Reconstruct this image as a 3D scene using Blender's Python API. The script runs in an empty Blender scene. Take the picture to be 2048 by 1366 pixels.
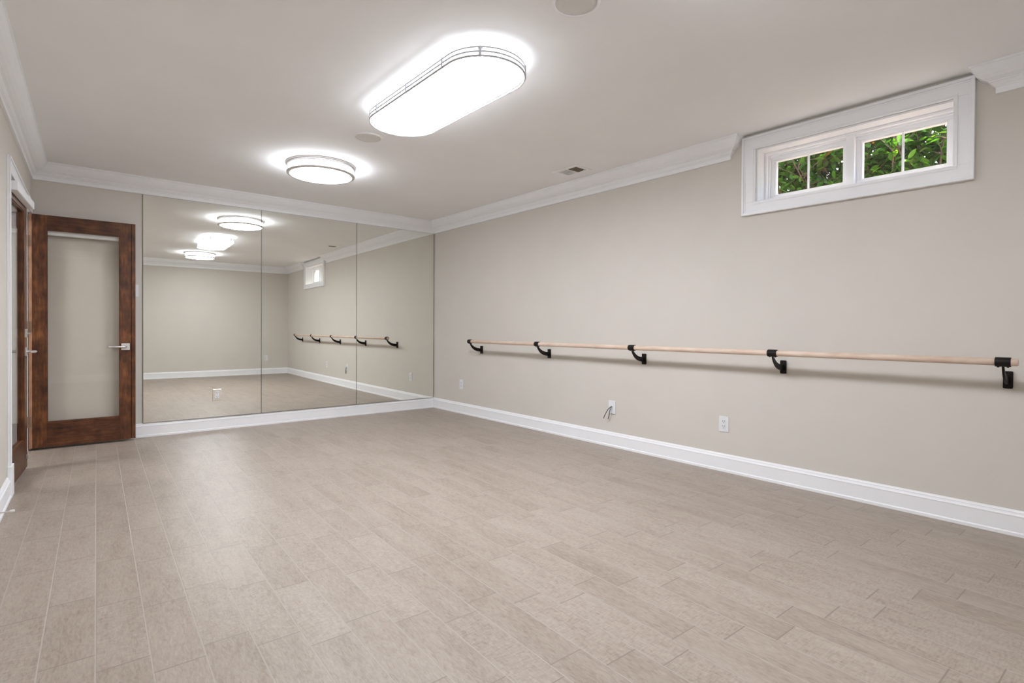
import bpy, math, random
from math import sin, cos, pi, radians
from mathutils import Vector, Matrix, Euler

random.seed(7)
S = bpy.context.scene
col = S.collection

# ------------------------------------------------------------------ camera
F_PX, TH, PY, ROLL, PITCH, CAM_H = 1057.95, 0.7026, 666.97, 0.0060, -0.0095, 1.04
fw = Vector((sin(TH) * cos(PITCH), cos(TH) * cos(PITCH), sin(PITCH)))
rt = Vector((cos(TH), -sin(TH), 0))
up = rt.cross(fw)
c_, s_ = cos(ROLL), sin(ROLL)
rt, up = c_ * rt + s_ * up, c_ * up - s_ * rt
cam_d = bpy.data.cameras.new('camera')
cam = bpy.data.objects.new('camera', cam_d)
col.objects.link(cam)
cam.matrix_world = Matrix(((rt.x, up.x, -fw.x, 0), (rt.y, up.y, -fw.y, 0), (rt.z, up.z, -fw.z, CAM_H), (0, 0, 0, 1)))
cam_d.sensor_fit = 'HORIZONTAL'
cam_d.sensor_width = 36
cam_d.lens = F_PX / 2048 * 36
cam_d.shift_y = -(683 - PY) / 2048
cam_d.clip_start = 0.02
S.camera = cam

# ------------------------------------------------------------------ world, sun, exposure
W = bpy.data.worlds.new('world')
S.world = W
W.use_nodes = True
wn = W.node_tree
wn.nodes.clear()
out = wn.nodes.new('ShaderNodeOutputWorld')
bg = wn.nodes.new('ShaderNodeBackground')
sky = wn.nodes.new('ShaderNodeTexSky')
sky.sky_type = 'NISHITA'
sky.sun_disc = False
sky.sun_elevation = radians(55)
sky.sun_rotation = radians(60)
sky.air_density = 1.0
sky.dust_density = 4.0
bg.inputs['Strength'].default_value = 0.8
wn.links.new(sky.outputs[0], bg.inputs[0])
wn.links.new(bg.outputs[0], out.inputs[0])

sun_d = bpy.data.lights.new('sun', 'SUN')
sun_d.energy = 12.0
sun_d.color = (1.0, 0.95, 0.86)
sun_d.angle = radians(1.0)
sun = bpy.data.objects.new('sun', sun_d)
col.objects.link(sun)
sun.rotation_euler = Vector((-0.15, 0.75, -1.25)).to_track_quat('-Z', 'Y').to_euler()

LAMP = 20.0          # radiance of the lit diffusers' undersides
SIDE_OVAL, SIDE_ROUND = .13, .8     # their sides, relative to the undersides
LAMP_RGB = (.945, .99, 1.07, 1)
S.view_settings.view_transform = 'Standard'
S.view_settings.look = 'None'
S.view_settings.exposure = 0.86
S.view_settings.gamma = 1.0
S.view_settings.use_curve_mapping = False

# ------------------------------------------------------------------ room numbers
XR, YC, YR, H = 3.701, 5.9616, -0.75, 2.415     # right wall, far right corner, rear wall, ceiling
DB = 0.0154                                     # the mirror wall is slightly off square
LX, LS = -0.212, 0.031                          # left wall: x at the mirror wall, slope
YB = YC + DB * (XR - LX)                        # y of the far left corner
LROT = -math.atan(LS)


BROT = -math.atan(DB)


def bw(t, o=0.0, z=0.0):
    """point on the mirror wall: t metres left of the right-hand corner, o out into the room"""
    return Vector((XR - t * cos(BROT) + o * sin(BROT), YC - t * sin(BROT) - o * cos(BROT), z))


def lw(s, o=0.0, z=0.0):
    """point on the left wall: s from the mirror wall, o out into the room"""
    return Vector((LX - LS * s + o, YB - s, z))


# ------------------------------------------------------------------ materials
def new_mat(name):
    m = bpy.data.materials.new(name)
    m.use_nodes = True
    n = m.node_tree
    p = n.nodes['Principled BSDF']
    return m, n, p


def lin(r, g, b):
    f = lambda c: (c / 255 / 12.92) if c / 255 < .04045 else ((c / 255 + .055) / 1.055) ** 2.4
    return (f(r), f(g), f(b), 1)


def simple(name, rgb, rough=.5, metal=0.0, var=0.0, scale=30, bump=0.0, bscale=300, spec=.5):
    m, n, p = new_mat(name)
    p.inputs['Roughness'].default_value = rough
    p.inputs['Metallic'].default_value = metal
    p.inputs['Specular IOR Level'].default_value = spec
    tc = n.nodes.new('ShaderNodeTexCoord')
    nz = n.nodes.new('ShaderNodeTexNoise')
    nz.inputs['Scale'].default_value = scale
    n.links.new(tc.outputs['Object'], nz.inputs['Vector'])
    r = n.nodes.new('ShaderNodeValToRGB')
    a = [max(0, c * (1 - var)) for c in rgb[:3]]
    b = [min(1, c * (1 + var)) for c in rgb[:3]]
    r.color_ramp.elements[0].position, r.color_ramp.elements[1].position = .3, .7
    r.color_ramp.elements[0].color = (*a, 1)
    r.color_ramp.elements[1].color = (*b, 1)
    n.links.new(nz.outputs['Fac'], r.inputs['Fac'])
    n.links.new(r.outputs['Color'], p.inputs['Base Color'])
    if bump:
        n2 = n.nodes.new('ShaderNodeTexNoise')
        n2.inputs['Scale'].default_value = bscale
        n.links.new(tc.outputs['Object'], n2.inputs['Vector'])
        bp = n.nodes.new('ShaderNodeBump')
        bp.inputs['Strength'].default_value = bump
        bp.inputs['Distance'].default_value = .002
        n.links.new(n2.outputs['Fac'], bp.inputs['Height'])
        n.links.new(bp.outputs['Normal'], p.inputs['Normal'])
    return m


def emission(name, rgb, strength):
    m = bpy.data.materials.new(name)
    m.use_nodes = True
    n = m.node_tree
    n.nodes.clear()
    o = n.nodes.new('ShaderNodeOutputMaterial')
    e = n.nodes.new('ShaderNodeEmission')
    e.inputs[0].default_value = rgb
    e.inputs[1].default_value = strength
    n.links.new(e.outputs[0], o.inputs[0])
    return m


def glass_mat(name, tint=(1, 1, 1, 1)):
    m = bpy.data.materials.new(name)
    m.use_nodes = True
    n = m.node_tree
    n.nodes.clear()
    o = n.nodes.new('ShaderNodeOutputMaterial')
    mix = n.nodes.new('ShaderNodeMixShader')
    tr = n.nodes.new('ShaderNodeBsdfTransparent')
    tr.inputs[0].default_value = tint
    gl = n.nodes.new('ShaderNodeBsdfGlossy')
    gl.inputs['Roughness'].default_value = 0.0
    fr = n.nodes.new('ShaderNodeFresnel')
    ge = n.nodes.new('ShaderNodeNewGeometry')
    mr = n.nodes.new('ShaderNodeMapRange')
    mr.inputs['To Min'].default_value = 1.5
    mr.inputs['To Max'].default_value = 1 / 1.5
    n.links.new(ge.outputs['Backfacing'], mr.inputs['Value'])
    n.links.new(mr.outputs[0], fr.inputs['IOR'])
    n.links.new(fr.outputs[0], mix.inputs[0])
    n.links.new(tr.outputs[0], mix.inputs[1])
    n.links.new(gl.outputs[0], mix.inputs[2])
    n.links.new(mix.outputs[0], o.inputs[0])
    return m


def floor_mat():
    m, n, p = new_mat('wood_look_tile')
    N, L = n.nodes, n.links

    def mth(op, a, b=None, c=None):
        q = N.new('ShaderNodeMath')
        q.operation = op
        for i, v in enumerate((a, b, c)):
            if v is None:
                continue
            if isinstance(v, (int, float)):
                q.inputs[i].default_value = v
            else:
                L.new(v, q.inputs[i])
        return q.outputs[0]
    tc = N.new('ShaderNodeTexCoord')
    sp = N.new('ShaderNodeSeparateXYZ')
    L.new(tc.outputs['Object'], sp.inputs[0])
    a = .037
    X, Y = sp.outputs[0], sp.outputs[1]
    ac = mth('SUBTRACT', mth('MULTIPLY', X, cos(a)), mth('MULTIPLY', Y, sin(a)))
    al = mth('ADD', mth('MULTIPLY', X, sin(a)), mth('MULTIPLY', Y, cos(a)))
    u = mth('DIVIDE', mth('SUBTRACT', ac, .272), .138)
    k = mth('FLOOR', u)
    fu = mth('SUBTRACT', u, k)
    g = mth('FLOOR', mth('DIVIDE', k, 3.0))
    r3 = mth('SUBTRACT', k, mth('MULTIPLY', g, 3.0))
    j = mth('SUBTRACT', mth('SUBTRACT', 2.43, mth('MULTIPLY', g, .15)), mth('MULTIPLY', r3, .108))
    v = mth('DIVIDE', mth('SUBTRACT', al, j), .464)
    kv = mth('FLOOR', v)
    fv = mth('SUBTRACT', v, kv)
    # distance to joints in metres
    du = mth('MULTIPLY', mth('MINIMUM', fu, mth('SUBTRACT', 1.0, fu)), .138)
    dv = mth('MULTIPLY', mth('MINIMUM', fv, mth('SUBTRACT', 1.0, fv)), .464)
    d = mth('MINIMUM', du, dv)
    gm = N.new('ShaderNodeMapRange')
    gm.inputs['From Min'].default_value = .0015
    gm.inputs['From Max'].default_value = .0028
    gm.inputs['To Min'].default_value = 1
    gm.inputs['To Max'].default_value = 0
    L.new(d, gm.inputs['Value'])
    grout = gm.outputs[0]
    # one random value per tile
    cx = N.new('ShaderNodeCombineXYZ')
    L.new(k, cx.inputs[0])
    L.new(kv, cx.inputs[1])
    wn_ = N.new('ShaderNodeTexWhiteNoise')
    wn_.noise_dimensions = '2D'
    L.new(cx.outputs[0], wn_.inputs['Vector'])
    rnd = wn_.outputs['Value']
    # grain coordinates
    gx = N.new('ShaderNodeCombineXYZ')
    L.new(mth('ADD', mth('MULTIPLY', ac, 1.0), mth('MULTIPLY', rnd, 7.0)), gx.inputs[0])
    L.new(mth('MULTIPLY', al, .22), gx.inputs[1])
    L.new(mth('MULTIPLY', rnd, 13.0), gx.inputs[2])
    n1 = N.new('ShaderNodeTexNoise')
    n1.inputs['Scale'].default_value = 130
    n1.inputs['Detail'].default_value = 6
    n1.inputs['Roughness'].default_value = .65
    n1.inputs['Distortion'].default_value = .8
    L.new(gx.outputs[0], n1.inputs['Vector'])
    n2 = N.new('ShaderNodeTexNoise')
    n2.inputs['Scale'].default_value = 14
    n2.inputs['Detail'].default_value = 4
    L.new(gx.outputs[0], n2.inputs['Vector'])
    # saw marks across the tile
    sx = N.new('ShaderNodeCombineXYZ')
    L.new(mth('MULTIPLY', ac, .25), sx.inputs[0])
    L.new(mth('ADD', al, mth('MULTIPLY', rnd, 5.0)), sx.inputs[1])
    n3 = N.new('ShaderNodeTexNoise')
    n3.inputs['Scale'].default_value = 140
    n3.inputs['Detail'].default_value = 3
    L.new(sx.outputs[0], n3.inputs['Vector'])
    saw = mth('MULTIPLY', mth('SUBTRACT', n3.outputs['Fac'], .5), mth('MULTIPLY', mth('GREATER_THAN', rnd, .55), .45))
    f = mth('ADD', mth('MULTIPLY', n1.outputs['Fac'], .68), mth('MULTIPLY', n2.outputs['Fac'], .32))
    f = mth('ADD', f, saw)
    f = mth('ADD', f, mth('MULTIPLY', mth('SUBTRACT', rnd, .5), .08))
    ra = N.new('ShaderNodeValToRGB')
    e = ra.color_ramp.elements
    e[0].position, e[1].position = .30, .68
    e[0].color = FLOOR_D
    e[1].color = FLOOR_L
    x = e.new(.48)
    x.color = FLOOR_M
    L.new(f, ra.inputs['Fac'])
    mx = N.new('ShaderNodeMix')
    mx.data_type = 'RGBA'
    L.new(grout, mx.inputs['Factor'])
    L.new(ra.outputs['Color'], mx.inputs[6])
    gmix = N.new('ShaderNodeMix')          # one grout throughout; shade along the cross joints is painted in darker
    gmix.data_type = 'RGBA'
    L.new(mth('LESS_THAN', dv, du), gmix.inputs['Factor'])
    gmix.inputs[6].default_value = GROUT
    gmix.inputs[7].default_value = GROUT_X_SHADE
    L.new(gmix.outputs[2], mx.inputs[7])
    L.new(mx.outputs[2], p.inputs['Base Color'])
    rr = mth('ADD', .36, mth('MULTIPLY', f, .18))
    L.new(rr, p.inputs['Roughness'])
    bp = N.new('ShaderNodeBump')
    bp.inputs['Strength'].default_value = .35
    bp.inputs['Distance'].default_value = .002
    L.new(mth('SUBTRACT', mth('MULTIPLY', f, .6), grout), bp.inputs['Height'])
    L.new(bp.outputs['Normal'], p.inputs['Normal'])
    return m


def wood_mat(name, dark, mid, light, axis=2, scale=1.0, rough=.38, stretch=.16, blotch=.5):
    m, n, p = new_mat(name)
    N, L = n.nodes, n.links
    tc = N.new('ShaderNodeTexCoord')
    mp = N.new('ShaderNodeMapping')
    sc = [1.0, 1.0, 1.0]
    sc[axis] = stretch
    mp.inputs['Scale'].default_value = sc
    L.new(tc.outputs['Object'], mp.inputs['Vector'])
    a = N.new('ShaderNodeTexNoise')
    a.inputs['Scale'].default_value = 55 * scale
    a.inputs['Detail'].default_value = 6
    a.inputs['Roughness'].default_value = .6
    L.new(mp.outputs[0], a.inputs['Vector'])
    b = N.new('ShaderNodeTexNoise')
    b.inputs['Scale'].default_value = 9 * scale
    b.inputs['Detail'].default_value = 5
    L.new(tc.outputs['Object'], b.inputs['Vector'])
    mx = N.new('ShaderNodeMix')
    mx.inputs['Factor'].default_value = blotch
    L.new(a.outputs['Fac'], mx.inputs[2])
    L.new(b.outputs['Fac'], mx.inputs[3])
    r = N.new('ShaderNodeValToRGB')
    e = r.color_ramp.elements
    e[0].position, e[1].position = .34, .66
    e[0].color, e[1].color = dark, light
    q = e.new(.5)
    q.color = mid
    L.new(mx.outputs[0], r.inputs['Fac'])
    L.new(r.outputs['Color'], p.inputs['Base Color'])
    p.inputs['Roughness'].default_value = rough
    return m


def leaf_mat():
    m = bpy.data.materials.new('laurel_leaf')
    m.use_nodes = True
    n = m.node_tree
    N, L = n.nodes, n.links
    p = N['Principled BSDF']
    o = N['Material Output']
    ge = N.new('ShaderNodeNewGeometry')
    r = N.new('ShaderNodeValToRGB')
    e = r.color_ramp.elements
    e[0].position, e[1].position = 0, 1
    e[0].color = (.035, .085, .012, 1)
    e[1].color = (.26, .47, .05, 1)
    for pos, c in ((.45, (.07, .17, .022, 1)), (.9, (.14, .30, .035, 1)), (.93, (.20, .10, .03, 1)), (.96, (.16, .34, .04, 1))):
        q = e.new(pos)
        q.color = c
    L.new(ge.outputs['Random Per Island'], r.inputs['Fac'])
    L.new(r.outputs['Color'], p.inputs['Base Color'])
    p.inputs['Roughness'].default_value = .28
    t = N.new('ShaderNodeBsdfTranslucent')
    hs = N.new('ShaderNodeHueSaturation')
    hs.inputs['Value'].default_value = 1.6
    hs.inputs['Saturation'].default_value = 1.1
    L.new(r.outputs['Color'], hs.inputs['Color'])
    L.new(hs.outputs[0], t.inputs[0])
    mx = N.new('ShaderNodeMixShader')
    mx.inputs[0].default_value = .45
    L.new(p.outputs[0], mx.inputs[1])
    L.new(t.outputs[0], mx.inputs[2])
    L.new(mx.outputs[0], o.inputs[0])
    return m


FLOOR_D, FLOOR_M, FLOOR_L = (.235, .183, .138, 1), (.345, .285, .232, 1), (.425, .365, .308, 1)
GROUT = (.40, .352, .305, 1)
GROUT_X_SHADE = (.25, .205, .165, 1)
M = {}
M['wall'] = simple('beige_wall_paint', (.678, .637, .580), .75, var=.012, scale=3, bump=.08, bscale=400, spec=.3)
M['ceil'] = simple('ceiling_paint', (.93, .922, .915), .85, var=.01, scale=3, bump=.05, bscale=300, spec=.2)
M['trim'] = simple('white_trim_paint', (.92, .92, .935), .55, var=.01, scale=8)
M['floor'] = floor_mat()
M['door'] = wood_mat('stained_alder', lin(46, 22, 9), lin(92, 52, 27), lin(138, 86, 50))
M['door_h'] = wood_mat('stained_alder_rail', lin(44, 20, 8), lin(84, 46, 23), lin(120, 74, 42), axis=0)
M['door_edge'] = wood_mat('pale_wood_edge', lin(150, 105, 80), lin(176, 132, 106), lin(196, 156, 130))
M['hall_floor'] = wood_mat('hall_hardwood', lin(90, 50, 30), lin(120, 72, 46), lin(146, 92, 62), axis=1)
M['bar'] = wood_mat('pale_ash_bar', lin(208, 180, 158), lin(220, 196, 176), lin(228, 207, 190), axis=1, rough=.45, blotch=.3)
M['black'] = simple('black_cast_iron', (.009, .006, .005), .5, var=.2, scale=60, bump=.15, bscale=500, spec=.22)
M['nickel'] = simple('brushed_nickel', (.76, .74, .73), .42, metal=1, var=.04, scale=80)
M['bronze'] = simple('dull_bronze', (.30, .19, .13), .45, metal=.3, var=.1, scale=60)
M['rail'] = simple('satin_rail', (.52, .52, .54), .5, metal=0, var=.03, scale=80)
M['plastic'] = simple('white_plastic', (.80, .80, .82), .35, var=.01)
M['vent'] = simple('white_vent_enamel', (.95, .945, .94), .5, var=.01)
M['slot'] = simple('dark_slot', (.05, .05, .05), .6)
M['lamp'] = emission('lit_diffuser', LAMP_RGB, LAMP)
M['lamp_side'] = emission('lit_diffuser_side', LAMP_RGB, LAMP * SIDE_OVAL)
M['lamp_round'] = emission('lit_diffuser_drum', LAMP_RGB, LAMP * SIDE_ROUND)
M['glass'] = glass_mat('clear_glass', (.995, .99, .975, 1))
M['wglass'] = glass_mat('window_glass', (.98, .99, .985, 1))
mm, n_, p_ = new_mat('mirror_silver')
p_.inputs['Metallic'].default_value = 1
p_.inputs['Roughness'].default_value = 0.0
p_.inputs['Base Color'].default_value = (.90, .905, .86, 1)
M['mirror'] = mm
M['mirror_edge'] = simple('mirror_edge', (.20, .21, .17), .4)
M['grille'] = simple('speaker_grille', (.74, .715, .685), .7, var=.05, scale=900)
M['dark'] = simple('duct_shade', (.17, .13, .09), .8, var=.1)
M['black_wire'] = simple('black_cable_jacket', (.015, .015, .017), .45)
M['white_wire'] = simple('white_cable_jacket', (.72, .72, .74), .45)
M['rubber'] = simple('white_rubber', (.75, .73, .68), .6)
M['bark'] = simple('bark', (.16, .10, .06), .9, var=.3, scale=40, bump=.5, bscale=120)
M['soil'] = simple('soil', (.20, .13, .08), .95, var=.4, scale=9, bump=.6, bscale=40)
M['hall_wall'] = simple('hall_paint', (.60, .58, .54), .8, var=.01, scale=3)
M['concrete'] = simple('outer_wall', (.5, .48, .45), .9, var=.05)
M['leaf'] = leaf_mat()


# ------------------------------------------------------------------ mesh builder
class MB:
    def __init__(s):
        s.v, s.f, s.sm, s.weld = [], [], [], False

    def add(s, verts, faces, smooth=False):
        o = len(s.v)
        s.v += [tuple(p) for p in verts]
        s.f += [tuple(o + i for i in f) for f in faces]
        s.sm += [smooth] * len(faces)
        return s

    def box(s, a, b):
        x0, y0, z0 = [min(p, q) for p, q in zip(a, b)]
        x1, y1, z1 = [max(p, q) for p, q in zip(a, b)]
        v = [(x0, y0, z0), (x1, y0, z0), (x1, y1, z0), (x0, y1, z0), (x0, y0, z1), (x1, y0, z1), (x1, y1, z1), (x0, y1, z1)]
        return s.add(v, [(0, 3, 2, 1), (4, 5, 6, 7), (0, 1, 5, 4), (1, 2, 6, 5), (2, 3, 7, 6), (3, 0, 4, 7)])

    def prism(s, poly, axis, a, b, smooth=False):
        """closed 2D polygon extruded along an axis (0,1,2); poly gives the two other coordinates in order"""
        def P(q, t):
            r = list(q)
            r.insert(axis, t)
            return tuple(r)
        n = len(poly)
        v = [P(q, a) for q in poly] + [P(q, b) for q in poly]
        f = [(i, (i + 1) % n, n + (i + 1) % n, n + i) for i in range(n)]
        s.add(v, f, smooth)
        return s.add(v, [tuple(range(n - 1, -1, -1)), tuple(range(n, 2 * n))])

    def lathe(s, prof, c=(0, 0), n=64, smooth=True, closed=False):
        """profile [(r,z)] about vertical axis"""
        s.weld = True
        v, f = [], []
        m = len(prof)
        for i in range(n):
            t = 2 * pi * i / n
            for r, z in prof:
                v.append((c[0] + r * cos(t), c[1] + r * sin(t), z))
        rng = m if closed else m - 1
        for i in range(n):
            for j in range(rng):
                a, b = i * m + j, i * m + (j + 1) % m
                a2, b2 = ((i + 1) % n) * m + j, ((i + 1) % n) * m + (j + 1) % m
                f.append((a, a2, b2, b))
        return s.add(v, f, smooth)

    def tube(s, pts, r, n=12, closed=False, caps=True, smooth=True):
        pts = [Vector(p) for p in pts]
        m = len(pts)
        rad = r if isinstance(r, (list, tuple)) else [r] * m
        v, f = [], []
        prev = None
        for i, p in enumerate(pts):
            if closed:
                t = pts[(i + 1) % m] - pts[i - 1]
            else:
                t = pts[min(i + 1, m - 1)] - pts[max(i - 1, 0)]
            t.normalize()
            if prev is None:
                ref = Vector((0, 0, 1)) if abs(t.z) < .9 else Vector((1, 0, 0))
                a = t.cross(ref).normalized()
            else:
                a = (prev - t * prev.dot(t)).normalized()
            prev = a
            b = t.cross(a)
            for k in range(n):
                q = 2 * pi * k / n
                v.append(p + (a * cos(q) + b * sin(q)) * rad[i])
        for i in range(m if closed else m - 1):
            i2 = (i + 1) % m
            for k in range(n):
                k2 = (k + 1) % n
                f.append((i * n + k, i * n + k2, i2 * n + k2, i2 * n + k))
        s.add(v, f, smooth)
        if caps and not closed:
            s.add(v[:n], [tuple(range(n - 1, -1, -1))])
            s.add(v[-n:], [tuple(range(n))])
        return s

    def cyl(s, a, b, r, n=24):
        return s.tube([a, b], r, n)

    def rbox(s, a, b, axis, r, n=5):
        """box with rounded corners seen along an axis"""
        oth = [i for i in range(3) if i != axis]
        lo = [min(a[i], b[i]) for i in oth]
        hi = [max(a[i], b[i]) for i in oth]
        poly = []
        for cx, cy, t0 in ((hi[0] - r, hi[1] - r, 0), (lo[0] + r, hi[1] - r, pi / 2), (lo[0] + r, lo[1] + r, pi), (hi[0] - r, lo[1] + r, 1.5 * pi)):
            for i in range(n + 1):
                t = t0 + pi / 2 * i / n
                poly.append((cx + r * cos(t), cy + r * sin(t)))
        return s.prism(poly, axis, a[axis], b[axis])

    def build(s, name, mat, parent=None, bevel=0, seg=2):
        me = bpy.data.meshes.new(name)
        me.from_pydata(s.v, [], s.f)
        me.polygons.foreach_set('use_smooth', s.sm)
        me.materials.append(mat)
        me.update()
        import bmesh
        bm = bmesh.new()
        bm.from_mesh(me)
        if s.weld:
            bmesh.ops.remove_doubles(bm, verts=bm.verts, dist=1e-6)
        bmesh.ops.recalc_face_normals(bm, faces=bm.faces)
        bm.to_mesh(me)
        bm.free()
        ob = bpy.data.objects.new(name, me)
        col.objects.link(ob)
        if parent:
            ob.parent = parent
        if bevel:
            b = ob.modifiers.new('bevel', 'BEVEL')
            b.width = bevel
            b.segments = seg
            b.limit_method = 'ANGLE'
            b.angle_limit = radians(40)
            b.harden_normals = False
        return ob


def tag(o, label, cat, group=None, kind=None):
    o['label'] = label
    o['category'] = cat
    if group:
        o['group'] = group
    if kind:
        o['kind'] = kind
    return o


def thing(name, loc, label, cat, group=None, kind=None, rz=0.0):
    o = bpy.data.objects.new(name, None)
    o.empty_display_size = .05
    col.objects.link(o)
    o.location = loc
    o.rotation_euler = (0, 0, rz)
    return tag(o, label, cat, group, kind)


def dup(root, loc, label, rz=None):
    r = root.copy()
    col.objects.link(r)
    r.location = loc
    if rz is not None:
        r.rotation_euler = (0, 0, rz)
    r['label'] = label
    for ch in list(root.children):
        k = ch.copy()
        col.objects.link(k)
        k.parent = r
        for g in list(ch.children):
            d = g.copy()
            col.objects.link(d)
            d.parent = k
    return r


# ------------------------------------------------------------------ shell
fl = MB().box((-2.2, -.95, -.1), (XR + .25, 7.6, 0)).build('floor', M['floor'])
tag(fl, 'beige wood-look plank tile floor of the studio', 'floor', kind='structure')

ce = MB().box((-.62, -.95, H), (XR + .25, YB + .12, H + .12)).build('ceiling', M['ceil'])
tag(ce, 'pale beige ceiling carrying three lit fixtures', 'ceiling', kind='structure')

wb = MB().box((-4.12, 0, 0), (.25, .12, H)).build('wall_back', M['wall'])
wb.location = bw(0)
wb.rotation_euler.z = BROT
tag(wb, 'beige end wall behind the mirror panels and open door', 'wall', kind='structure')

wr = MB().box((-.62, YR - .12, 0), (XR + .25, YR, H)).build('wall_rear', M['wall'])
tag(wr, 'beige end wall opposite the mirrors, seen in their reflection', 'wall', kind='structure')

OY0, OY1, OZ0, OZ1 = .645, 1.735, 1.931, 2.303      # window opening
w = MB()
x0, x1 = XR, XR + .22
w.box((x0, YR, 0), (x1, YC, OZ0)).box((x0, YR, OZ1), (x1, YC, H)).box((x0, YR, OZ0), (x1, OY0, OZ1)).box((x0, OY1, OZ0), (x1, YC, OZ1))
tag(w.build('wall_right', M['wall']), 'long beige wall carrying the wooden barre and small window', 'wall', kind='structure')

# left wall in its own frame: local x = out into the room, local y = towards the mirror wall (s = -y)
DS0, DS1, DZ = .052, 1.552, 1.985
w = MB()
w.box((-.11, 0, 0), (0, -DS0, H)).box((-.11, -DS0, DZ), (0, -DS1, H)).box((-.11, -DS1, 0), (0, -6.9, H))
o = w.build('wall_left', M['wall'])
o.location = lw(0)
o.rotation_euler.z = LROT
tag(o, 'beige wall on the left holding the double doorway', 'wall', kind='structure')

# hall beyond the doorway
w = MB()
w.box((-2.2, 3.2, 0), (-2.1, 7.6, 2.45)).box((-2.1, 7.5, 0), (.2, 7.6, 2.45)).box((-2.1, 3.2, 0), (-.48, 3.3, 2.45))
w.box((.1, YB + .12, 0), (.2, 7.5, 2.45)).box((-2.2, 3.2, 2.45), (.2, 7.6, 2.55))
tag(w.build('wall_hall', M['hall_wall']), 'pale hall walls beyond the glass doors on the left', 'wall', kind='structure')
ld = bpy.data.lights.new('added_hall_light', 'AREA')  # unseen area lamp, added to light the hall
ld.size = .5
ld.energy = 14
lo = bpy.data.objects.new('added_hall_light', ld)
lo.location = (-1.2, 5.0, 2.43)
col.objects.link(lo)


def sweep(name, p0, p1, nrm, prof, m0, m1, mat, ret0=False, ret1=False):
    """run a wall profile [(out, z)] from p0 to p1; m0/m1 shift each end by m*out along the run; ret: return the profile to the wall"""
    p0, p1, nrm = Vector(p0), Vector(p1), Vector(nrm)
    d = (p1 - p0).normalized()
    n = len(prof)
    A = [p0 + nrm * o_ + d * (m0 * o_) + Vector((0, 0, z)) for o_, z in prof]
    B = [p1 + nrm * o_ + d * (m1 * o_) + Vector((0, 0, z)) for o_, z in prof]
    mb = MB()
    mb.add(A + B, [(i, (i + 1) % n, n + (i + 1) % n, n + i) for i in range(n)])
    for on, E in ((ret0, A), (ret1, B)):
        if on:
            Wl = [q - nrm * o_ for q, (o_, z) in zip(E, prof)]
            mb.add(E + Wl, [(i, (i + 1) % n, n + (i + 1) % n, n + i) for i in range(n)])
        else:
            mb.add(E, [tuple(range(n))])
    return mb.build(name, mat)


CROWN = [(0, 0), (.110, 0), (.110, -.011), (.105, -.013), (.101, -.020), (.094, -.036), (.082, -.054), (.066, -.069), (.047, -.080),
         (.043, -.081), (.043, -.087), (.038, -.089), (.033, -.096), (.026, -.103), (.020, -.106), (.020, -.112), (.016, -.114), (.016, -.143), (0, -.143)]
CROWN = [(a, H + b) for a, b in CROWN]
SL = YB - YR
dl = Vector((LS, 1, 0)).normalized()
nl = Vector((1, -LS, 0)).normalized()
nb = -Vector((DB, 1, 0)).normalized()
tag(sweep('trim_1', (LX, YB, 0), (XR, YC, 0), nb, CROWN, 1, -1, M['trim']), 'white crown moulding above the mirror panels', 'crown moulding', kind='structure')
tag(sweep('trim_2', lw(SL), lw(0), nl, CROWN, 1, -1, M['trim']), 'white crown moulding above the double doorway', 'crown moulding', kind='structure')
tag(sweep('trim_3', (XR, 1.93, 0), (XR, YC, 0), (-1, 0, 0), CROWN, -1, -1, M['trim'], ret0=True), 'white crown moulding on the barre wall between mirrors and window', 'crown moulding', kind='structure')
tag(sweep('trim_4', (XR, YR, 0), (XR, .470, 0), (-1, 0, 0), CROWN, 1, 1, M['trim'], ret1=True), 'short white crown moulding piece right of the window', 'crown moulding', kind='structure')
tag(sweep('trim_5', (lw(SL).x, YR, 0), (XR, YR, 0), (0, 1, 0), CROWN, 1, -1, M['trim']), 'white crown moulding on the wall opposite the mirrors', 'crown moulding', kind='structure')

BASE = [(0, 0), (.020, 0), (.020, .016), (.016, .020), (.015, .021), (.015, .098), (.017, .100), (.017, .104), (.013, .108), (.010, .116), (.010, .121), (.006, .125), (.004, .130), (0, .130)]
tag(sweep('baseboard_back', (LX, YB, 0), (XR, YC, 0), nb, BASE, 1, -1, M['trim']), 'white baseboard under the mirror panels', 'baseboard', kind='structure')
tag(sweep('baseboard_right', (XR, YR, 0), (XR, YC, 0), (-1, 0, 0), BASE, 1, -1, M['trim']), 'white baseboard along the barre wall', 'baseboard', kind='structure')
tag(sweep('baseboard_rear', (lw(SL).x, YR, 0), (XR, YR, 0), (0, 1, 0), BASE, 1, -1, M['trim']), 'white baseboard of the wall opposite the mirrors', 'baseboard', kind='structure')
tag(sweep('baseboard_left', lw(SL), lw(1.66), nl, BASE, 1, 0, M['trim']), 'white baseboard left of the doorway', 'baseboard', kind='structure')

# ------------------------------------------------------------------ door frame (left wall frame)
tr = thing('trim_6', lw(0), 'white casing and jambs framing the double doorway', 'door frame', kind='structure', rz=LROT)
w = MB()
w.box((-.13, -DS0, 0), (-.014, -.112, DZ))                    # far jamb
w.box((-.13, -1.535, 0), (0, -DS1, DZ))                       # near jamb
w.box((-.13, -.112, 1.972), (0, -1.535, DZ))                  # head jamb
w.build('jamb', M['trim'], tr)
w = MB()
w.box((0, -1.545, .19), (.014, -1.635, 2.068)).box((0, -DS0, 1.978), (.014, -1.545, 2.068))
w.box((.014, -1.618, .19), (.019, -1.635, 2.068)).box((.014, -DS0, 2.051), (.019, -1.635, 2.068))
w.build('casing', M['trim'], tr, bevel=.003)
MB().box((0, -1.543, 0), (.023, -1.66, .19)).build('plinth_block', M['trim'], tr, bevel=.003)


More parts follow.
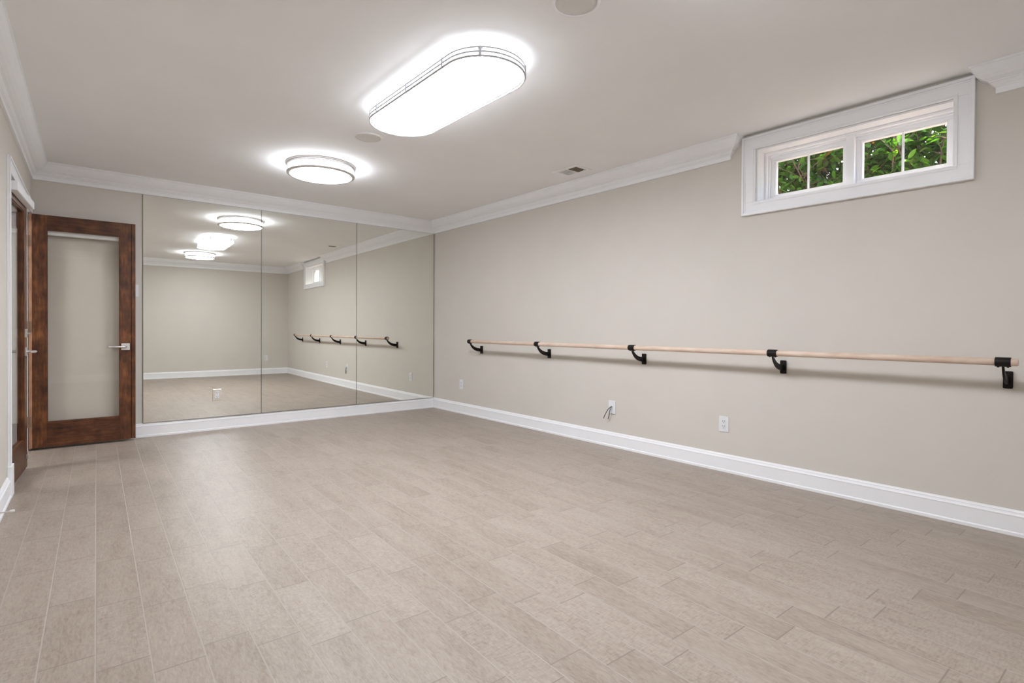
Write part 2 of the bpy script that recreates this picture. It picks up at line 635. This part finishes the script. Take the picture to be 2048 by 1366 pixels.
# ------------------------------------------------------------------ doors
DW, DZ0, DZ1, DT = .700, .019, 1.966, .041
def lever(parent, x, y, dirx, side):
    """lever set at (x) on a face at y; side = -1 or +1 gives the outward direction along y; dirx = way the lever points"""
    h = MB().box((x - .031, y, .825 - .0), (x + .031, y + side * .008, .885)).build('handle', M['nickel'], parent, bevel=.001)
    z = .855
    pts = [(x, y, z), (x, y + side * .048, z), (x + dirx * .012, y + side * .056, z), (x + dirx * .075, y + side * .057, z), (x + dirx * .115, y + side * .055, z), (x + dirx * .125, y + side * .042, z)]
    MB().tube(pts, [.010, .009, .0085, .008, .007, .006], 10).build('lever', M['nickel'], h)


def door_leaf(name, label, loc, rz, hinge_edge):
    """local: x from hinge (0) to latch (DW), y thickness 0..DT; the room face (headrail side when closed) is y = DT"""
    r = thing(name, loc, label, 'door', kind='structure', rz=rz)
    gx0, gx1, gz0, gz1 = .092, .586, .226, 1.846
    MB().box((0, 0, DZ0), (gx0, DT, DZ1)).build('stile', M['door'], r, bevel=.0015)
    MB().box((gx1, 0, DZ0), (.668, DT, DZ1)).build('stile', M['door'], r, bevel=.0015)
    MB().box((gx0, 0.0004, gz1), (gx1, DT - .0004, DZ1)).build('top_rail', M['door_h'], r, bevel=.001)
    MB().box((gx0, 0.0004, DZ0), (gx1, DT - .0004, gz0)).build('bottom_rail', M['door_h'], r, bevel=.001)
    b = MB().box((.671, -.004, DZ0), (DW, DT, DZ1)).box((.668, .008, DZ0), (.671, DT, DZ1)).build('astragal', M['door'], r, bevel=.004)
    g = MB().box((gx0, .017, gz0), (gx1, .023, gz1)).build('pane', M['glass'], r)
    m_ = MB()
    for y0, y1 in ((.006, .017), (.023, .035)):
        m_.box((gx0, y0, gz0), (gx0 + .006, y1, gz1)).box((gx1 - .006, y0, gz0), (gx1, y1, gz1)).box((gx0 + .006, y0, gz0), (gx1 - .006, y1, gz0 + .006)).box((gx0 + .006, y0, gz1 - .006), (gx1 - .006, y1, gz1))
    m_.build('glazing_bead', M['door'], r)
    hr = MB().rbox((.005, DT, 1.880), (.690, DT + .042, 1.936), 0, .006).build('shade_headrail', M['trim'], r)
    hr['label'] = 'white shade headrail across the top of the door'
    if hinge_edge:
        sk = MB().rbox((.03, DT, 1.806), (.662, DT + .030, 1.880), 0, .006).build('shade_stack', M['trim'], r)
        sk['label'] = 'white gathered shade showing through the top of the glass'
    lever(r, .626, 0, -1, -1)
    lever(r, .626, DT, -1, 1)
    if hinge_edge:
        e = MB().box((-.021, .002, DZ0), (0, DT, DZ1)).build('hinge_edge', M['door_edge'], r)
        e['label'] = 'pale wood hinge edge'
        for z in (.24, 1.03, 1.74):
            hg = MB().box((-.024, .0, z - .045), (-.0005, .002, z + .045)).cyl((-.024, -.003, z - .045), (-.024, -.003, z + .045), .005, 10).build('hinge', M['bronze'], r)
            hg['label'] = 'dull bronze hinge'
    return r


# open leaf: stands in front of the mirror wall; hinge side at the left wall; the headrail face turns to the wall
door_leaf('door_1', 'dark-stained glazed door standing open against the end wall', bw(3.903, .115), BROT, True)
AJAR = .080      # heading of the nearly shut leaf
# closed leaf: hinged at the near jamb, a touch ajar; seen from inside its headrail face looks into the room
# local +x runs from the near hinge to the meeting edge (towards the mirror wall); local +y must point into the room -> mirror the layout with a negative y scale baked in
d2 = door_leaf('door_2', 'dark-stained glazed door left nearly shut, seen edge-on at far left', (0, 0, 0), 0.0, False)
for ch in d2.children_recursive:
    for v_ in ch.data.vertices:
        v_.co.y = -v_.co.y + DT
    ch.data.flip_normals()
# after the flip the headrail is on local y < 0; rotate so that local x runs along the wall and local -y faces the room
d2.rotation_euler.z = pi / 2 - (AJAR)
d2.location = lw(1.532, -.001)
# the room face is local y = 0 after the flip
dbm = MB().rbox((.595, -.008, .955), (.655, 0, 1.015), 1, .004)
dbm = dbm.build('deadbolt', M['nickel'], d2, bevel=.001)
MB().box((.610, -.026, .981), (.640, -.008, .989)).build('thumb_turn', M['nickel'], dbm, bevel=.001)
MB().box((.640, -.014, .085), (.662, 0, .115)).build('flush_bolt', M['nickel'], d2, bevel=.002)

# door stop on the baseboard
ds = thing('door_stop', lw(2.225, .015, .068), 'small metal door stop with white tip on baseboard at far left', 'door stop', rz=LROT)
MB().cyl((0, 0, 0), (.006, 0, 0), .011, 16).cyl((.006, 0, 0), (.048, 0, 0), .0035, 12).build('rod', M['nickel'], ds)
MB().tube([(.046, 0, 0), (.05, 0, 0), (.064, 0, 0), (.067, 0, 0)], [.006, .0075, .0075, .005], 16).build('tip', M['rubber'], ds)

# ------------------------------------------------------------------ mirror panels
ML = ['mirror panel nearest the open door, with an outlet cut into it', 'middle mirror panel between two thin seams', 'mirror panel in the corner beside the barre wall']
MT = [3.1405, 2.1115, 1.0645, .013]          # seams, measured from the right-hand corner
BOW0, BOW1, LEAN = -.0064, .0008, .0012      # the glued panels follow a slightly bowed wall


def panel_patch(mb, tc, ta, tb, za, zb, back=0.0, n=32):
    """mirror skin between ta > tb, local x measured from tc"""
    v, f = [], []
    for k_ in range(n + 1):
        t = ta + (tb - ta) * k_ / n
        for z in (za, zb):
            v.append((tc - t, -.0165 + BOW0 * t + BOW1 * t ** 3 + LEAN * z + back, z))
    for k_ in range(n):
        f.append((2 * k_, 2 * k_ + 2, 2 * k_ + 3, 2 * k_ + 1))
    return mb.add(v, f)


def panel_slab(mb, tc, ta, tb, za, zb, b0, b1, n=32):
    """the same with thickness (b0 front, b1 back)"""
    panel_patch(mb, tc, ta, tb, za, zb, b0, n)
    panel_patch(mb, tc, ta, tb, za, zb, b1, n)
    o = len(mb.v) - 4 * (n + 1)
    q = o + 2 * (n + 1)
    f = [(o, o + 1, q + 1, q), (o + 2 * n, q + 2 * n, q + 2 * n + 1, o + 2 * n + 1)]
    for k_ in range(n):
        f += [(o + 2 * k_, q + 2 * k_, q + 2 * k_ + 2, o + 2 * k_ + 2), (o + 2 * k_ + 1, o + 2 * k_ + 3, q + 2 * k_ + 3, q + 2 * k_ + 1)]
    mb.f += f
    mb.sm += [False] * len(f)
    return mb


for i in range(3):
    ta, tb = MT[i] - .0012, MT[i + 1] + .0012
    tc = (ta + tb) / 2
    z0, z1 = .1315, H - .1435
    r = thing('mirror_panel', bw(tc), ML[i], 'mirror', group='mirror panels on the end wall', rz=BROT)
    e = .0022
    mb = MB()
    if i == 0:
        h0, h1, hz0, hz1 = 2.564, 2.489, .294, .414
        for q in ((ta - e, h0, z0 + e, z1 - e), (h1, tb + e, z0 + e, z1 - e), (h0, h1, z0 + e, hz0), (h0, h1, hz1, z1 - e)):
            panel_slab(mb, tc, *q, 0, .003)
    else:
        panel_slab(mb, tc, ta - e, tb + e, z0 + e, z1 - e, 0, .003)
    mb.build('silvered_glass', M['mirror'], r)
    mb = MB()
    for q in ((ta, ta - e, z0, z1), (tb + e, tb, z0, z1)):
        panel_slab(mb, tc, *q, .0003, .0058, 2)
    for q in ((ta - e, tb + e, z0, z0 + e), (ta - e, tb + e, z1 - e, z1)):
        panel_slab(mb, tc, *q, .0003, .0058)
    ob = mb.build('edge', M['mirror_edge'], r)
    ob['label'] = 'thin dark polished edge'


# ------------------------------------------------------------------ wall plates (local: x along the wall, y out of the wall towards -y, z up)
def outlet(name, loc, rz, label, mat=None, w_=.075, h_=.114, kind='outlet', cat='outlet', group=None):
    r = thing(name, loc, label, cat, rz=rz, group=group)
    MB().box((-w_ / 2, -.006, -h_ / 2), (w_ / 2, 0, h_ / 2)).build('cover_plate', mat or M['plastic'], r, bevel=.002)
    if kind == 'outlet':
        f_ = MB().box((-.0165, -.0085, -.0335), (.0165, -.006, .0335)).build('receptacle', M['plastic'], r, bevel=.0008)
        m_ = MB()
        for zc in (.018, -.018):
            m_.box((-.0085, -.0092, zc - .001), (-.0055, -.0084, zc + .009)).box((.0055, -.0092, zc - .001), (.0085, -.0084, zc + .009))
            m_.cyl((0, -.0084, zc - .008), (0, -.0092, zc - .008), .003, 10)
        m_.build('slot', M['slot'], f_)
        MB().box((-.0185, -.0064, -.0355), (.0185, -.0060, .0355)).build('reveal', M['grille'], r)
    elif kind == 'switch':
        s_w = MB().box((-.0165, -.0085, -.0335), (.0165, -.006, .0335)).build('rocker', M['plastic'], r, bevel=.0008)
    return r


R_RIGHT, R_BACK, R_REAR = -pi / 2, BROT, pi      # local -y turned to face -x / -y / +y
outlet('wall_outlet', (XR, 1.952, .3475), R_RIGHT, 'white outlet under the barre, nearest the window', group='white outlets on the barre wall')
outlet('wall_outlet', (XR, 5.316, .3545), R_RIGHT, 'small white outlet near the mirror corner, under barre end', group='white outlets on the barre wall')
outlet('wall_outlet', (3.20, YR, .36), R_REAR, 'white outlet seen only in the mirror reflection, on opposite wall')
outlet('wall_outlet', bw(2.5265, .0235, .354), R_BACK, 'outlet with clear mirrored plate set into the mirror', mat=M['mirror'])
outlet('light_switch', bw(3.209, 0, 1.370), R_BACK, 'white light switch half hidden behind the open door edge', kind='switch', cat='switch')

# cable plate
cp = thing('cable_plate', (XR, 2.991, .348), 'white wall plate with loose black and white cables hanging out', 'cable plate', rz=R_RIGHT)
MB().box((-.0375, -.006, -.057), (.0375, 0, .057)).build('cover_plate', M['plastic'], cp, bevel=.002)
bu = MB().lathe([(.012, 0), (.015, .003), (.012, .006), (.007, .006), (.006, .001)], n=20).build('bushing', M['plastic'], cp)
for v_ in bu.data.vertices:
    x_, y_, z_ = v_.co
    v_.co = (x_, -.005 - z_, y_ + .006)
def wire(pts, r, mat, lab):
    o_ = MB().tube(pts, r, 8).build('cable', mat, cp)
    o_['label'] = lab
wire([(.0, -.003, .006), (-.004, -.02, .004), (-.016, -.04, -.018), (-.030, -.052, -.050), (-.042, -.058, -.078), (-.050, -.058, -.098)], .0032, M['black_wire'], 'black cable')
wire([(.002, -.003, .004), (.0, -.016, -.002), (-.006, -.028, -.03), (-.010, -.03, -.06), (-.018, -.028, -.085), (-.024, -.03, -.104)], .0028, M['black_wire'], 'second black cable')
wire([(.004, -.003, .004), (.002, -.016, -.004), (-.002, -.024, -.03), (-.004, -.024, -.06), (-.008, -.022, -.078)], .0028, M['white_wire'], 'white cable')
wire([(-.002, -.003, .004), (-.006, -.02, -.004), (-.014, -.034, -.03), (-.022, -.042, -.06), (-.034, -.046, -.098), (-.044, -.048, -.115)], .0028, M['white_wire'], 'second white cable')

# ------------------------------------------------------------------ ballet barre
BX, BZ, BR = XR - .170, .889, .0185
ba = thing('ballet_barre', (XR - .0006, 0, 0), 'long pale wooden ballet barre on five black brackets', 'ballet barre')
lx = BX - XR
pts = [(lx, .369, BZ), (lx, .373, BZ), (lx, 1.5, BZ), (lx, 3, BZ), (lx, 4.936, BZ), (lx, 4.940, BZ)]
MB().tube(pts, [BR - .004, BR, BR, BR, BR, BR - .004], 28).build('bar', M['bar'], ba)
for yb in (4.907, 3.786, 2.655, 1.535, .424):
    # wall plate
    pl = MB().rbox((-.012, yb - .019, .747), (0, yb + .019, .836), 0, .006).build('bracket', M['black'], ba, bevel=.0015)
    # curved arm, blade tapering towards the saddle
    n = 14
    U, D = [], []
    for i in range(n + 1):
        t = i / n
        # quadratic curves from the saddle to the plate
        q = lambda p0, p1, p2: tuple((1 - t) ** 2 * a_ + 2 * t * (1 - t) * b_ + t * t * c__ for a_, b_, c__ in zip(p0, p1, p2))
        U.append(q((lx + .008, .872), (lx + .055, .806), (-.011, .809)))
        D.append(q((lx - .006, .870), (lx + .030, .772), (-.011, .769)))
    poly = U + D[::-1]
    MB().prism(poly, 1, yb - .0045, yb + .0045).build('arm', M['black'], pl, bevel=.002)
    sd = MB()
    prof = [(BR + .0005, -.029), (BR + .0045, -.029), (BR + .0052, -.026), (BR + .0052, .026), (BR + .0045, .029), (BR + .0005, .029)]
    k = 28
    v, f = [], []
    for i in range(k):
        t = 2 * pi * i / k
        for r_, y_ in prof:
            v.append((lx + r_ * cos(t), yb + y_, BZ + r_ * sin(t)))
    m = len(prof)
    for i in range(k):
        for j in range(m):
            f.append((i * m + j, i * m + (j + 1) % m, ((i + 1) % k) * m + (j + 1) % m, ((i + 1) % k) * m + j))
    sd.add(v, f, True)
    for y_ in (-.018, .018):
        sd.tube([(lx, yb + y_, BZ - BR - .003), (lx, yb + y_, BZ - BR - .008), (lx, yb + y_, BZ - BR - .009)], [.005, .005, .003], 10)
    sd.build('saddle', M['black'], pl)


# ------------------------------------------------------------------ ceiling fixtures
def round_light(x, y, label):
    r = thing('ceiling_light', (x, y, H), label, 'ceiling light', group='round drum ceiling lights')
    MB().lathe([(0, 0), (.276, 0), (.278, -.004), (.278, -.014), (.270, -.016), (0, -.016)]).build('ceiling_pan', M['nickel'], r)
    MB().lathe([(.250, -.016), (.251, -.078)]).build('diffuser', M['lamp_round'], r)
    MB().lathe([(.251, -.078), (.243, -.088), (.20, -.096), (.12, -.102), (0, -.105)]).build('diffuser', M['lamp'], r)
    MB().lathe([(.255, -.018), (.270, -.018), (.272, -.021), (.272, -.028), (.255, -.028)], closed=True).build('upper_band', M['nickel'], r)
    MB().lathe([(.253, -.072), (.270, -.072), (.274, -.077), (.272, -.085), (.264, -.090), (.249, -.090)], closed=True).build('lower_band', M['nickel'], r)
    for k_ in range(4):
        t = radians(-55 + 90 * k_)
        px, py = .266 * cos(t), .266 * sin(t)
        MB().cyl((px, py, -.028), (px, py, -.073), .0028, 10).build('post', M['nickel'], r)
    return r


rl = round_light(1.672, 4.50, 'lit round drum ceiling light nearest the mirrors')
dup(rl, (1.65, .68, H), 'lit round drum light seen only as lowest light in the mirror')


def stadium(cx, cy, r, hl, n=24):
    p = []
    for i in range(n + 1):
        t = pi * i / n
        p.append((cx + r * cos(t), cy + hl + r * sin(t)))
    for i in range(n + 1):
        t = pi + pi * i / n
        p.append((cx + r * cos(t), cy - hl + r * sin(t)))
    return p


ol = thing('ceiling_light', (1.641, 2.588, H), 'large lit oblong ceiling light with triple wire rails', 'ceiling light')
rr, hl = .214, .410
MB().prism(stadium(0, 0, rr - .022, hl), 2, 0, -.016).build('ceiling_pan', M['plastic'], ol)
mb = MB()
loops = [(rr - .016, -.016), (rr - .014, -.080), (rr - .019, -.088), (rr - .04, -.094), (rr - .10, -.098)]
N_ = len(stadium(0, 0, 1, 1))
v, f = [], []
for r_, z in loops:
    v += [(x, y, z) for x, y in stadium(0, 0, r_, hl)]
for i in range(len(loops) - 1):
    for k_ in range(N_):
        f.append((i * N_ + k_, i * N_ + (k_ + 1) % N_, (i + 1) * N_ + (k_ + 1) % N_, (i + 1) * N_ + k_))
f.append(tuple(range((len(loops) - 1) * N_, len(loops) * N_)))
mb.add(v, f[:N_], True)
mb.build('diffuser', M['lamp_side'], ol)
mb = MB()
mb.add(v, f[N_:], True)
mb.v = mb.v
mb.build('diffuser', M['lamp'], ol)
for z, rad in ((-.046, .0034), (-.067, .0040), (-.088, .0050)):
    MB().tube([(x, y, z) for x, y in stadium(0, 0, rr, hl)], rad, 8, closed=True).build('wire_rail', M['rail'], ol)
for sx, sy in ((-1, .36), (-1, 0), (-1, -.36), (1, .36), (1, 0), (1, -.36), (-.66, None), (.66, None), (-.66, 1), (.66, 1)):
    if sy is None or sy == 1:
        x = sx * rr
        y = math.sqrt(rr * rr - x * x) + hl
        y = -y if sy is None else y
    else:
        x, y = sx * rr, sy
    MB().box((x - .005, y - .005, -.043), (x + .005, y + .005, -.092)).box((x - .003, y - .003, -.046), (x * .9 + .003 * (0 if x < 0 else 0), y * (1 if abs(sx) == 1 else .96) + .002, -.052)).build('post', M['rail'], ol)


def speaker(x, y, label):
    r = thing('ceiling_speaker', (x, y, H), label, 'speaker', group='round in-ceiling speakers')
    MB().lathe([(.088, 0), (.100, 0), (.101, -.003), (.097, -.007), (.090, -.006), (.088, -.004)], closed=True).build('rim', M['ceil'], r)
    MB().lathe([(0, -.006), (.06, -.0055), (.0885, -.004), (.0885, 0), (0, 0)]).build('grille', M['grille'], r)
    return r


sp_ = speaker(1.680, 3.605, 'round ceiling speaker between the oblong and round lights')
dup(sp_, (1.648, 1.540, H), 'round ceiling speaker at the top edge of the photo')

# ceiling vent
cv = thing('ceiling_vent', (3.372, 3.19, H), 'white ceiling vent with one dark open half', 'vent')
mb = MB()
X0, X1, Y0, Y1, b_ = -.098, .098, -.142, .142, .032
mb.box((X0, Y0, -.006), (X0 + b_, Y1, 0)).box((X1 - b_, Y0, -.006), (X1, Y1, 0)).box((X0 + b_, Y0, -.006), (X1 - b_, Y0 + b_, 0)).box((X0 + b_, Y1 - b_, -.006), (X1 - b_, Y1, 0)).box((X0 + b_, -.012, -.006), (X1 - b_, .006, 0))
mb.build('frame', M['vent'], cv, bevel=.002)
mb = MB()
for k_ in range(5):
    y = .016 + k_ * .018
    mb.add([(X0 + b_, y, -.0055), (X1 - b_, y, -.0055), (X1 - b_, y + .019, -.002), (X0 + b_, y + .019, -.002), (X0 + b_, y, -.0045), (X1 - b_, y, -.0045), (X1 - b_, y + .019, -.001), (X0 + b_, y + .019, -.001)],
           [(0, 1, 2, 3), (7, 6, 5, 4), (0, 1, 5, 4), (2, 3, 7, 6), (1, 2, 6, 5), (0, 3, 7, 4)])
mb.build('louvre', M['vent'], cv)
MB().box((X0 + b_, Y0 + b_, -.003), (X1 - b_, -.012, -.0005)).build('duct_shade_plate', M['dark'], cv)['label'] = 'dark plate standing in for the shade of the open half'  # solid plate; the duct's inner shade is put into its colour
MB().box((.048, -.098, -.009), (.058, -.088, -.003)).build('lever', M['plastic'], cv)

# ------------------------------------------------------------------ window
wi = thing('window_1', (XR, 0, 0), 'small high white-framed double window onto green leaves', 'window', kind='structure')
cy0, cy1, cz0, cz1 = .566, 1.826, 1.847, 2.395
def ring(mb, xa, xb, y0, y1, z0, z1, t):
    """rectangular ring of thickness t (inwards)"""
    mb.box((xa, y0, z0), (xb, y1, z0 + t)).box((xa, y0, z1 - t), (xb, y1, z1)).box((xa, y0, z0 + t), (xb, y0 + t, z1 - t)).box((xa, y1 - t, z0 + t), (xb, y1, z1 - t))
    return mb
mb = MB()
ring(mb, -.020, 0, cy0, cy1, cz0, cz1, .090)
ring(mb, -.030, -.020, cy0, cy1, cz0, cz1, .016)
ring(mb, -.024, -.020, cy0 + .016, cy1 - .016, cz0 + .016, cz1 - .016, .010)
ring(mb, -.0235, -.020, cy0 + .070, cy1 - .070, cz0 + .070, cz1 - .070, .012)
mb.build('casing', M['trim'], wi, bevel=.002)
mb = MB()
ring(mb, 0, .115, OY0 + .001, OY1 - .001, OZ0 + .001, OZ1 - .001, .010)
mb.build('jamb_liner', M['trim'], wi)
mb = MB()
ring(mb, .100, .215, OY0 + .011, OY1 - .011, OZ0 + .011, OZ1 - .011, .016)
ring(mb, .128, .215, OY0 + .027, OY1 - .027, OZ0 + .027, OZ1 - .027, .010)
mb.box((.105, 1.165, OZ0 + .027), (.215, 1.211, OZ1 - .027))
mb.build('frame', M['trim'], wi, bevel=.0015)
for ya, yb in ((OY0 + .037, 1.165), (1.211, OY1 - .037)):
    za, zb = OZ0 + .037, OZ1 - .037
    sa = ring(MB(), .145, .190, ya, yb, za, zb, .022)
    ring(sa, .152, .190, ya + .022, yb - .022, za + .022, zb - .022, .010)
    sa = sa.build('sash', M['trim'], wi, bevel=.0015)
    ya, yb, za, zb = ya + .032, yb - .032, za + .032, zb - .032
    MB().box((.168, ya, za), (.174, yb, zb)).build('pane', M['wglass'], sa)
    mid = (ya + yb) / 2
    MB().box((.160, mid - .006, za), (.1675, mid + .006, zb)).build('muntin', M['trim'], sa, bevel=.001)

# ------------------------------------------------------------------ outside
g = MB().box((XR + .22, -3, 1.55), (9, 6, 1.75)).build('ground', M['soil'])
tag(g, 'bare soil bed outside the small window', 'ground', kind='structure')


def leaf(mb, p, d, n, L_, w_):
    d = d.normalized()
    s = d.cross(n).normalized()
    n = s.cross(d)
    rows = [(0, .06), (.22, .36), (.5, .5), (.78, .34), (1, .02)]
    v = []
    for t, ww in rows:
        c = p + d * (L_ * t) - n * (L_ * .12 * t * t)
        e = s * (w_ * ww)
        up_ = n * (w_ * ww * .28)
        v += [c - e + up_, c, c + e + up_]
    f = []
    for i in range(len(rows) - 1):
        a = i * 3
        f += [(a, a + 1, a + 4, a + 3), (a + 1, a + 2, a + 5, a + 4)]
    mb.add(v, f, True)


def shrub(x, y, label, seed, n_stem=54, PLOT=.45):
    rg = random.Random(seed)
    r = thing('laurel_shrub', (x, y, 1.75), label, 'shrub', group='leafy shrubs outside the window')
    st, lf = MB(), MB()
    for i in range(n_stem):
        a = rg.uniform(0, 2 * pi)
        rad = rg.uniform(.05, .46)
        yo = rg.uniform(-1, 1) * (PLOT - .38)
        base = Vector((rg.uniform(-.1, .1), yo + rg.uniform(-.1, .1), 0))
        top = Vector((rad * cos(a) * .8, yo + rad * sin(a) * 1.1, rg.uniform(.6, 1.35)))
        mid = (base + top) / 2 + Vector((rg.uniform(-.1, .1), rg.uniform(-.1, .1), 0))
        pts = []
        for k_ in range(9):
            t = k_ / 8
            pts.append((1 - t) ** 2 * base + 2 * t * (1 - t) * mid + t * t * top)
        if max(abs(q_.y) for q_ in pts) > PLOT:
            continue
        st.tube(pts, [.010 - .0008 * k_ for k_ in range(9)], 6)
        for k_ in range(2, 9):
            for tw in range(3):
                q = pts[k_] + Vector((rg.uniform(-.02, .02),) * 3)
                dirv = Vector((rg.gauss(0, 1), rg.gauss(0, 1), rg.gauss(.55, .6))).normalized()
                ln = rg.uniform(.10, .24)
                if abs((q + dirv * ln).y) > PLOT:
                    dirv.y *= -1
                e = q + dirv * ln
                if abs(e.y) > PLOT or abs(q.y) > PLOT:
                    continue
                st.tube([q, q + dirv * ln * .5 + Vector((0, 0, .01)), e], [.004, .003, .002], 5)
                for m_ in range(6):
                    t = .25 + .75 * m_ / 5
                    pp = q + dirv * ln * t
                    dd = (dirv * .7 + Vector((rg.gauss(0, .7), rg.gauss(0, .7), rg.gauss(.1, .6)))).normalized()
                    nn = Vector((rg.gauss(0, .5), rg.gauss(0, .5), 1))
                    L_ = rg.uniform(.055, .095)
                    if abs((pp + dd * L_).y) > PLOT - .01:
                        dd.y *= -1
                    leaf(lf, pp, dd, nn, L_, rg.uniform(.024, .038))
    st.build('stems', M['bark'], r)
    me = bpy.data.meshes.new('foliage')
    me.from_pydata(lf.v, [], lf.f)
    me.polygons.foreach_set('use_smooth', lf.sm)
    me.materials.append(M['leaf'])
    ob = bpy.data.objects.new('foliage', me)
    col.objects.link(ob)
    ob.parent = r


shrub(4.74, 1.38, 'broad leafy green shrub filling both sashes of the small window', 11, 80, 1.05)
shrub(4.74, 2.90, 'leafy green shrub beyond the left edge of the window', 13)
